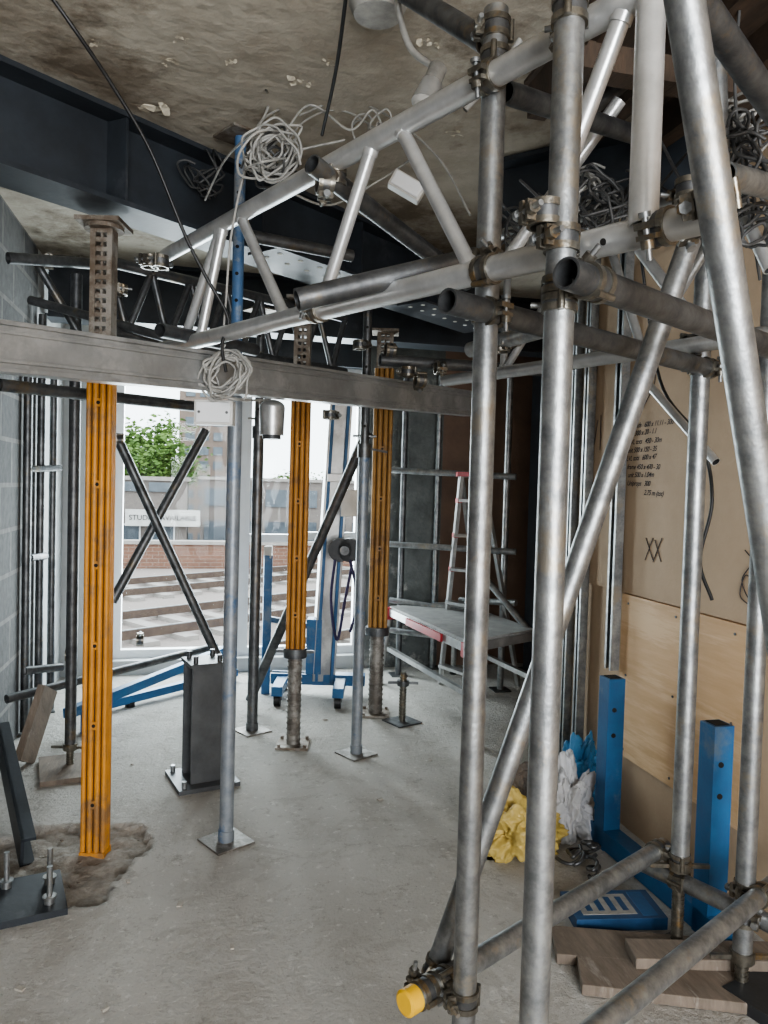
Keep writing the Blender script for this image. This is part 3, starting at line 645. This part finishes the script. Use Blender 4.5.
for i,(dx,dy,rz,l,wd) in enumerate(((0,.02,.05,.62,.15),(.06,-.14,0.0,.66,.14),(.12,-.04,.15,.45,.10))):
    M=Matrix.Rotation(rz-math.pi*.12,3,'Z'); b.box(q+C(dx,dy,.017 if i<2 else .05),(l,wd,.032),woodd,rot=M)
b.done(bevel=.003)
b=B('timber_offcut'); q=G(756,1010); b.box(q+up*.018+C(.06,.03),(.22,.16,.035),black,rz=.3); b.done()
def crumple(name,c,rad,mat,seed,amp=.35):
    bm=bmesh.new(); bmesh.ops.create_icosphere(bm,subdivisions=6,radius=1)
    for v in bm.verts:
        n=v.co.normalized(); s=Vector((seed,0,0)); k=1+amp*noise.noise(n*1.8+s)-amp*.55*abs(noise.noise(n*4+s))-amp*.35*abs(noise.noise(n*9+s+Vector((noise.noise(n*3)*2,0,0))))
        v.co=Vector((n.x*rad[0]*k,n.y*rad[1]*k,max(n.z*rad[2]*k,-rad[2]*.45)))
    me=bpy.data.meshes.new(name); bm.to_mesh(me); bm.free(); me.materials.append(mat)
    for p in me.polygons: p.use_smooth=True
    o=bpy.data.objects.new(name,me); S.collection.objects.link(o); o.location=Vector(c)+up*rad[2]*.45; return o
crumple('yellow_plastic_bag',G(514,848),(.18,.13,.14),ybag,1.3,.6); crumple('white_plastic_bag',G(568,834),(.10,.09,.2),wbag,4.1,.7); crumple('blue_plastic_sheet',G(580,808),(.11,.09,.22),bbag,7.7,.7)
crumple('cardboard_scrap',G(520,792),(.1,.07,.1),woodd,9.7,.3)
cl=[]
for k in range(8): 
    c=G(575+random.uniform(-14,22),868+random.uniform(-14,12)); cl+=coil(c+up*.03,.05,1,.01,40+k,(0,0,1),.2)
cables('chain_heap',cl,.007,galvd)
b=B('floor_debris'); rnd=random.Random(3)
for px,py in((232,948),(128,882),(325,720),(132,765),(105,1010),(180,905),(430,760),(380,800),(20,990)):
    q=G(px,py); s=rnd.uniform(.008,.018); b.box(q+up*.003,(s*1.8,s,.006),chip,rz=rnd.random()*3)
for k in range(50):
    q=G(rnd.uniform(0,150),rnd.uniform(828,915),-.025); 
    if inpoly(q.x,q.y): s=rnd.uniform(.005,.013); b.box(q+up*.003,(s*1.4,s,s*.8),chip if rnd.random()<.5 else woodd,rz=rnd.random()*3)
b.done()
# ------------------------------------------------------------------ ceiling services and cables
b=B('ceiling_plaster_flakes'); rnd=random.Random(5)
for px,py,s in((155,108,.05),(180,37,.03),(168,60,.025),(300,80,.035),(352,152,.04),(270,110,.025),(455,130,.04),(430,40,.03),(560,30,.04),(95,40,.02),(330,60,.02),(230,60,.02)):
    r_=ray(px,py); q=Vector((0,0,H))+r_*((ZC-H)/r_.z); 
    for i in range(6):
        s2=s*rnd.uniform(.3,.8); c=q+Vector((rnd.uniform(-s,s),rnd.uniform(-s,s)*.6,-rnd.uniform(.003,.012))); M=Matrix.Rotation(rnd.uniform(-.5,.5),3,'X')@Matrix.Rotation(rnd.random()*3,3,'Z')
        n=7; rs=[rnd.uniform(.5,1) for _ in range(n)]
        b.add([c+M@Vector((math.cos(6.283*j/n)*rs[j]*s2,math.sin(6.283*j/n)*rs[j]*s2*.6,rnd.uniform(-.003,.003))) for j in range(n)],[list(range(n))],plaster)
b.done()
def CP(px,py,dz=.02): 
    r_=ray(px,py); return Vector((0,0,H))+r_*((ZC-dz-H)/r_.z)
cables('black_cable',[[P(45,-12,1.95),P(75,30,2.0),P(112,85,2.1),P(150,150,2.2),P(185,235,2.3),P(205,275,2.35),P(228,318,2.4),P(222,345,2.42),P(226,372,2.45)],[CP(347,-10),P(336,70,2.3),P(322,135,2.6)]],.0055,cablek)
gl_=coil(P(272,152,2.35),.085,18,.03,11,(0,1,0),1.0)+[[P(268,108,2.5),P(250,150,2.4),P(232,230,2.35),P(226,300,2.4),P(222,350,2.45)],[P(276,170,2.4),P(300,125,2.6),P(340,110,2.7),P(380,135,2.6),P(372,165,2.6)],[P(250,175,2.4),P(262,120,2.6),P(320,100,2.9),P(360,120,2.9)],[P(240,190,2.4),P(255,140,2.5),P(270,100,2.7),CP(266,90)],[P(280,140,2.4),P(310,105,2.5),P(350,130,2.5),P(372,110,2.5),P(384,130,2.5)],[P(260,165,2.4),P(300,150,2.5),P(345,140,2.5)],
 [P(300,115,2.6),P(345,100,2.7),P(395,120,2.6),P(440,160,2.5),P(470,215,2.4)],[P(285,190,2.4),P(330,205,2.5),P(380,180,2.5),P(410,160,2.4)],[P(255,130,2.4),P(225,160,2.6),P(205,200,2.8)]]
cables('cable_tangle',gl_,.0038,cablem)
cables('cable_tangle',coil(P(272,158,2.4),.08,9,.03,12,(0,1,0),1.0),.0038,cabled)
cables('cable_tangle',coil(P(372,128,2.6),.05,7,.04,13,(0,1,0),1.2),.0035,cablem)
cables('cable_coil',coil(P(225,372,2.45),.07,16,.014,21,(.3,1,0),.5)+[[P(225,345,2.45),P(210,370,2.4),P(212,400,2.45)],[P(215,395,2.4),P(240,400,2.42),P(268,400,2.9)]],.004,cablem)
cables('cable_tangle',coil(P(606,205,2.3),.10,16,.05,31,(0,1,0),1.2)+[[P(540,200,2.2),P(590,170,2.3),P(640,200,2.3),P(690,150,2.1)],[P(520,180,2.3),P(560,215,2.2),P(600,230,2.3),P(640,180,2.3),P(680,200,2.2)],[P(660,140,2.1),P(690,190,2.0),P(725,170,2.0),P(750,120,1.9)]],.0042,cabled)
cables('cable_tangle',coil(P(750,150,1.9),.09,18,.05,41,(0,1,0),1.2)+coil(P(755,225,1.9),.07,10,.04,42,(0,1,0),1.2)+[[P(740,0,1.9),P(735,90,1.9),P(745,180,1.9),P(760,280,2.0)]],.0042,cabled)
cables('cable_tangle',coil(P(745,120,1.95),.08,9,.05,45,(0,1,0),1.2)+coil(P(590,190,2.35),.07,8,.04,46,(0,1,0),1.2)+coil(P(620,225,2.35),.06,6,.04,47,(0,1,0),1.2),.004,cablem)
cables('cable_tangle',coil(P(518,225,2.6),.07,10,.05,51,(0,1,0),1.2)+coil(P(200,178,3.0),.07,8,.05,52,(0,1,0),1.2),.004,cabled)
cables('hanging_cable',[[P(640,250,2.9),P(660,380,2.9),P(700,440,2.5),P(712,500,2.5),P(700,560,2.5),P(712,600,2.5)],[P(105,300,3.2),P(108,360,3.3),P(100,400,3.3)]],.006,cablek)
cables('flexible_conduit',[[CP(396,-8,.05),P(402,25,2.0),P(412,50,2.0),P(432,66,2.0)],[P(465,110,2.2),P(500,70,2.2),P(520,40,2.2)]],.009,cablem)
b=B('ceiling_light_fitting'); q=CP(378,4,.0); b.tube(q,q-up*.03,.08,cablem,r2=.065,seg=28); b.done()
b=B('pendant_lamp'); q0=P(438,68,2.0); q1=P(424,104,1.97); m=q0.lerp(q1,.45); b.tube(q0,m,.024,cablem); b.tube(m,q1,.028,alu,r2=.034); b.tube(q1,q1+(q1-m)*.15,.032,white,r2=.022); b.done()
b=B('junction_box'); c=P(215,413,2.5); b.box(c,(.125,.05,.08),white,rz=YAW,); b.box(c-C(0,.028),(.11,.008,.065),frame,rz=YAW); b.tube(c+up*.04,c+up*.06,.012,cablem)
for sx in(-.045,.045): b.tube(c-C(-sx,.0335),c-C(-sx,.031),.005,galvd,seg=8)
b.done(bevel=.003)
b=B('junction_box'); c=P(407,187,2.2); M=Matrix.Rotation(YAW,3,'Z')@Matrix.Rotation(.5,3,'Y'); b.box(c,(.1,.04,.05),white,rot=M); b.box(c+M@Vector((0,-.022,0)),(.088,.006,.04),frame,rot=M); b.done(bevel=.003)
b=B('bullet_camera'); c=P(272,420,3.0); b.tube(c+up*.05,c-up*.06,.05,alub,r2=.046); b.sphere(c+up*.05,(.05,.05,.03),alub); b.tube(c-up*.06,c-up*.075,.036,black); b.bar(c+up*.06,c+up*.12-C(.05,0),.03,.02,alub); b.done()
# ------------------------------------------------------------------ light
W=bpy.data.worlds.new('overcast_sky'); S.world=W; W.use_nodes=True; bg=W.node_tree.nodes['Background']; bg.inputs[0].default_value=(.90,.95,1,1); bg.inputs[1].default_value=4.0
def area(name,loc,rot,sx,sy,pw,col=(1,1,1)):
    l=bpy.data.lights.new(name,'AREA'); l.shape='RECTANGLE'; l.size=sx; l.size_y=sy; l.energy=pw; l.color=col
    o=bpy.data.objects.new(name,l); S.collection.objects.link(o); o.location=loc; o.rotation_euler=rot; return o
area('rear_opening_fill',(.6,YB+.1,1.5),(math.radians(90),0,0),2.4,1.9,150,(.96,.98,1))  # added fill lamp at the unseen rear opening, on top of the sky
area('daylight_window',(.3,YF-.02+.3,1.25),(math.radians(-90),0,0),1.7,2.0,125,(.9,.96,1))
S.view_settings.view_transform='AgX'; S.view_settings.look='AgX - Medium High Contrast'; S.view_settings.exposure=.5
